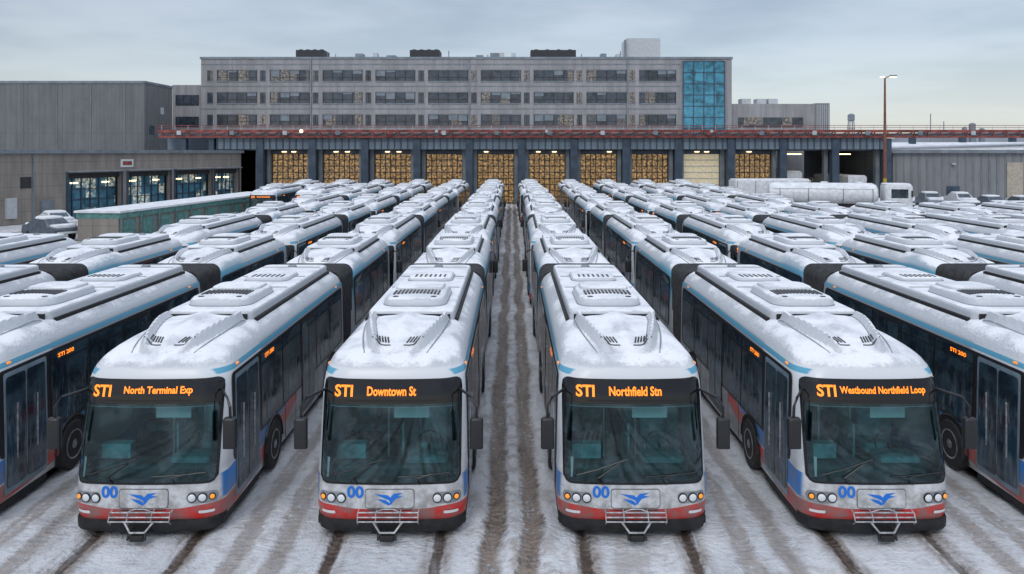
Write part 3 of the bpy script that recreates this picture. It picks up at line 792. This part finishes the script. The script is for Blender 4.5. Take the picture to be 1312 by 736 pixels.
def car(loc, rot, mat, h=1.0):
    m = MB()
    prof = [(-2.2,.45),(-2.25,.75),(-2.1,.92),(-1.2,1.0),(-.55,1.42),(.9,1.45),(1.6,1.02),(2.15,.95),(2.25,.6),(2.2,.35)]
    rows = []
    for s in (-1, -.93, -.6, 0, .6, .93, 1):
        row = []
        for px, pz in prof:
            w = .9 if pz < 1.05 else .72
            row.append((px, s*w, pz*h - (.05 if abs(s) == 1 and pz > .8 else 0)))
        rows.append(row)
    m.grid(rows, mat)
    for s in (-1, 1):
        m.face([(p[0], s*(.9 if p[1] < 1.05 else .72), p[1]*h-(.05 if p[1] > .8 else 0)) for p in prof], mat)
        m.face([(-.95, s*.83, 1.03*h), (-.5, s*.74, 1.34*h), (.85, s*.74, 1.36*h), (1.35, s*.83, 1.03*h)], 'glass')
        for px in (-1.4, 1.4): m.lathe((px, s*.68, .33), (0, s, 0), [(0, .33), (.22, .33), (.24, .2), (.23, .05)], 'tyre', 14)
    m.face([(-1.15, -.7, 1.03*h), (-1.15, .7, 1.03*h), (-.6, .64, 1.4*h), (-.6, -.64, 1.4*h)], 'glass')
    m.rbox(-.55, .9, -.7, .7, 1.38*h, 1.56*h, 'snow', .2, .12); m.rbox(-2.15, -1.2, -.78, .78, .88*h, 1.09*h, 'snow', .2, .1); m.rbox(1.5, 2.15, -.78, .78, .9*h, 1.1*h, 'snow', .2, .1)
    m.box(-2.28, -2.2, -.75, .75, .55, .7, 'lens')
    m.obj('parked_car', None, loc, rot)
car((-34.0, 44.5, 0), 2.6, 'carpaint', 1.1); car((-38.0, 52, 0), 2.4, 'whitepaint')
for i in range(6): car((44.5+i*3.0, 76.5-i*.8, 0), 1.45+random.uniform(-.1, .1), random.choice(['carpaint', 'whitepaint', 'steelgrey']), random.choice([1.05, 1.25]))
for i in range(4): car((40.5+i*3.3, 62-i*.5, 0), 1.5+random.uniform(-.15, .1), random.choice(['carpaint', 'whitepaint', 'steelgrey']), random.choice([1, 1.15]))

def truck(loc, rot, tank, sc):
    m = MB()
    if tank:
        rows = []
        for xx, k in ((-5.0, .0), (-5.0, .8), (-4.9, .95), (-4.7, 1), (4.2, 1), (4.4, .95), (4.5, .8), (4.5, 0)):
            rows.append([(xx, 1.15*k*math.cos(a), 1.95+.95*k*math.sin(a)) for a in [2*math.pi*q/20 for q in range(20)]])
        m.grid(rows, 'whitepaint', closed=True)
        rows = []
        for xx, k in ((-4.9, .85), (-4.6, 1), (4.1, 1), (4.4, .85)):
            rows.append([(xx, 1.16*k*math.cos(a), 1.97+1.02*k*math.sin(a)) for a in [math.radians(30+120*q/10) for q in range(11)]])
        m.grid(rows, 'snow', flip=True)
        for xx in (-3, 0, 3): m.lathe((xx, 0, 2.85), (0, 0, 1), [(0, .35), (.25, .3)], 'snow', 12)
        for xx in (-4, -1.5, 1.5, 4): m.tube([(xx, 1.17*math.cos(a), 1.95+.97*math.sin(a)) for a in [2*math.pi*q/20 for q in range(21)]], .03, 'steelgrey', 4)
    else:
        m.rbox(-4.6, 4.6, -1.22, 1.22, 1.0, 3.4, 'whitepaint', .08, .08); m.rbox(-4.5, 4.5, -1.15, 1.15, 3.38, 3.55, 'snow', .2, .1)
        for s in (-1, 1):
            for xx in (-4.4, -2.2, 0, 2.2, 4.4): m.box(xx-.03, xx+.03, s*1.235-.012, s*1.235+.012, 1.05, 3.3, 'steelgrey')
    m.box(-5, 7.2, -.5, .5, .7, 1.0, 'rubber')
    m.rbox(5.0, 7.3, -1.2, 1.2, .7, 2.9, 'whitepaint', .2, .2); m.rbox(5.05, 7.2, -1.1, 1.1, 2.88, 3.0, 'snow', .2, .1)
    m.face([(7.32, -1.05, 1.7), (7.32, 1.05, 1.7), (7.31, 1.0, 2.6), (7.31, -1.0, 2.6)], 'glass')
    for s in (-1, 1):
        m.face([(5.5, s*1.21, 1.7), (6.9, s*1.21, 1.7), (6.9, s*1.21, 2.5), (5.5, s*1.21, 2.5)], 'glass')
        m.box(7.1, 7.2, min(s*1.35, s*1.5), max(s*1.35, s*1.5), 1.8, 2.4, 'black')
        for px in (-4, -2.8, 4.0, 6.3): m.lathe((px, s*.85, .5), (0, s, 0), [(0, .5), (.3, .5), (.33, .3), (.3, .1)], 'tyre', 16)
    m.obj('tanker_truck' if tank else 'box_truck', None, loc, rot, sc=sc)
truck((32.0, 67.0, 0), math.radians(-14), True, 1.1)
truck((35.8, 90, 0), math.radians(80), False, 1.15); truck((42.3, 88, 0), math.radians(95), False, 1.0)
truck((29.5, 76.5, 0), math.radians(4), False, .95)
# ploughed snow banks
def bank(x0, x1, y, h, seed):
    m = MB(); rows = []
    for j in range(9):
        row = []
        for i in range(41):
            u = i/40; v = j/8
            zz = h*math.sin(math.pi*u)**.5*math.sin(math.pi*v)*(.7+.6*noise.noise((u*9, v*3, seed))) if 0 < i < 40 else 0
            row.append((x0+(x1-x0)*u, y+(v-.5)*3.4+.5*noise.noise((u*4, v, seed)), zz-.03))
        rows.append(row)
    m.grid(rows, 'snow'); m.obj('snow_bank', sharp=80)
bank(38, 62, 80, 1.3, 1); bank(-41, -33, 55, .9, 2); bank(22, 30, 60, .8, 5)

def ridge(x0, x1, y, h, seed):
    m = MB(); rows = [[], [], []]
    n = 90
    for i in range(n+1):
        x = x0+(x1-x0)*i/n; t = min(1, i/8, (n-i)/8)
        z = (h*(.6+.5*noise.noise((i*.06, seed, 0)))+1.5*noise.noise((i*.5, seed, 2)))*t
        rows[0].append((x, y-60, 0)); rows[1].append((x, y, max(.1, z))); rows[2].append((x, y+300, 0))
    m.grid(rows, 'hill'); m.obj('hill', sharp=80)
ridge(350, 1900, 900, 46, 3); ridge(-1900, -500, 1100, 70, 9)
m = MB(); x, y = 262, 590
for sx in (-1, 1):
    for sy in (-1, 1): m.tube([(x+sx*2.5, y+sy*2.5, 0), (x+sx*1.5, y+sy*1.5, 30)], .4, 'steelgrey', 5)
m.lathe((x, y, 30), (0, 0, 1), [(0, 1.8), (.8, 2.6), (5, 2.6), (6, 1)], 'steelgrey', 14)
for z in (6, 12, 18, 24): m.box(x-2.2, x+2.2, y-2.2, y+2.2, z, z+.5, 'steelgrey')
m.obj('water_tower')
m = MB()
for px, h in ((1195, 36), (1212, 30)): m.tube([((px-656)*.6, 590, 0), ((px-656)*.6, 590, h)], .35, 'steelgrey', 5)
m.obj('radio_mast')
m = MB()
for px, w, h in ((1240, 7, 26), (1249, 9, 29), (1262, 8, 25)): m.lathe(((px-656+w/2)*.6, 595, 0), (0, 0, 1), [(0, w*.28), (h-1, w*.28), (h, w*.1)], 'steelgrey', 12)
m.obj('grain_silo')

# ------------------------------------------------------------------ world / light / camera
w = bpy.data.worlds.new('World'); scene.world = w; w.use_nodes = True; nt = w.node_tree; nt.nodes.clear()
N = nt.nodes.new; Lk = nt.links.new
out = N('ShaderNodeOutputWorld'); add = N('ShaderNodeAddShader'); Lk(add.outputs[0], out.inputs[0])
sky = N('ShaderNodeTexSky'); sky.sky_type = 'NISHITA'; sky.sun_disc = False; sky.sun_elevation = math.radians(40); sky.sun_rotation = math.radians(200)
b1 = N('ShaderNodeBackground'); Lk(sky.outputs[0], b1.inputs[0]); b1.inputs[1].default_value = .05
tc = N('ShaderNodeTexCoord'); sep = N('ShaderNodeSeparateXYZ'); Lk(tc.outputs['Generated'], sep.inputs[0])
def mth(op, a, b=0.0, cl=False):
    n = N('ShaderNodeMath'); n.operation = op; n.use_clamp = cl
    for i, v in enumerate((a, b)):
        if isinstance(v, (int, float)): n.inputs[i].default_value = v
        else: Lk(v, n.inputs[i])
    return n.outputs[0]
def mrange(v, a, b, c=0.0, d=1.0):
    n = N('ShaderNodeMapRange'); n.interpolation_type = 'SMOOTHSTEP'; Lk(v, n.inputs[0])
    for i, q in enumerate((a, b, c, d)): n.inputs[i+1].default_value = q
    return n.outputs[0]
zc = mth('MAXIMUM', mth('ADD', sep.outputs[2], .10), .05)
cmb = N('ShaderNodeCombineXYZ'); Lk(mth('DIVIDE', sep.outputs[0], zc), cmb.inputs[0]); Lk(mth('DIVIDE', sep.outputs[1], zc), cmb.inputs[1])
nz = N('ShaderNodeTexNoise'); Lk(cmb.outputs[0], nz.inputs['Vector']); nz.inputs['Scale'].default_value = .75; nz.inputs['Detail'].default_value = 4; nz.inputs['Roughness'].default_value = .5
mx = N('ShaderNodeMix'); mx.data_type = 'RGBA'; Lk(mrange(nz.outputs[0], .34, .66), mx.inputs[0]); mx.inputs[6].default_value = (.24, .265, .315, 1); mx.inputs[7].default_value = (.43, .455, .495, 1)
mx2 = N('ShaderNodeMix'); mx2.data_type = 'RGBA'; Lk(mrange(sep.outputs[2], -.04, .20), mx2.inputs[0]); mx2.inputs[6].default_value = (.47, .485, .51, 1); Lk(mx.outputs[2], mx2.inputs[7])
b2 = N('ShaderNodeBackground'); Lk(mx2.outputs[2], b2.inputs[0])
Lk(mth('MULTIPLY', mrange(sep.outputs[2], .22, .85, 1.0, 2.9), .90), b2.inputs[1])   # overcast sky: brighter towards the zenith
Lk(b1.outputs[0], add.inputs[0]); Lk(b2.outputs[0], add.inputs[1])

sl = bpy.data.lights.new('sun', 'SUN'); sl.energy = .6; sl.angle = math.radians(20); sl.color = (1, .97, .92)
so = bpy.data.objects.new('sun', sl); scene.collection.objects.link(so); so.rotation_euler = (math.radians(50), 0, math.radians(-20))

cam = bpy.data.cameras.new('camera'); co = bpy.data.objects.new('camera', cam); scene.collection.objects.link(co)
co.location = (0, -13, 6.45); co.rotation_euler = (math.radians(90), 0, 0)
cam.sensor_width = 36; cam.lens = 27.44; cam.shift_y = -.132; cam.clip_end = 6000; cam.clip_start = .1
scene.camera = co
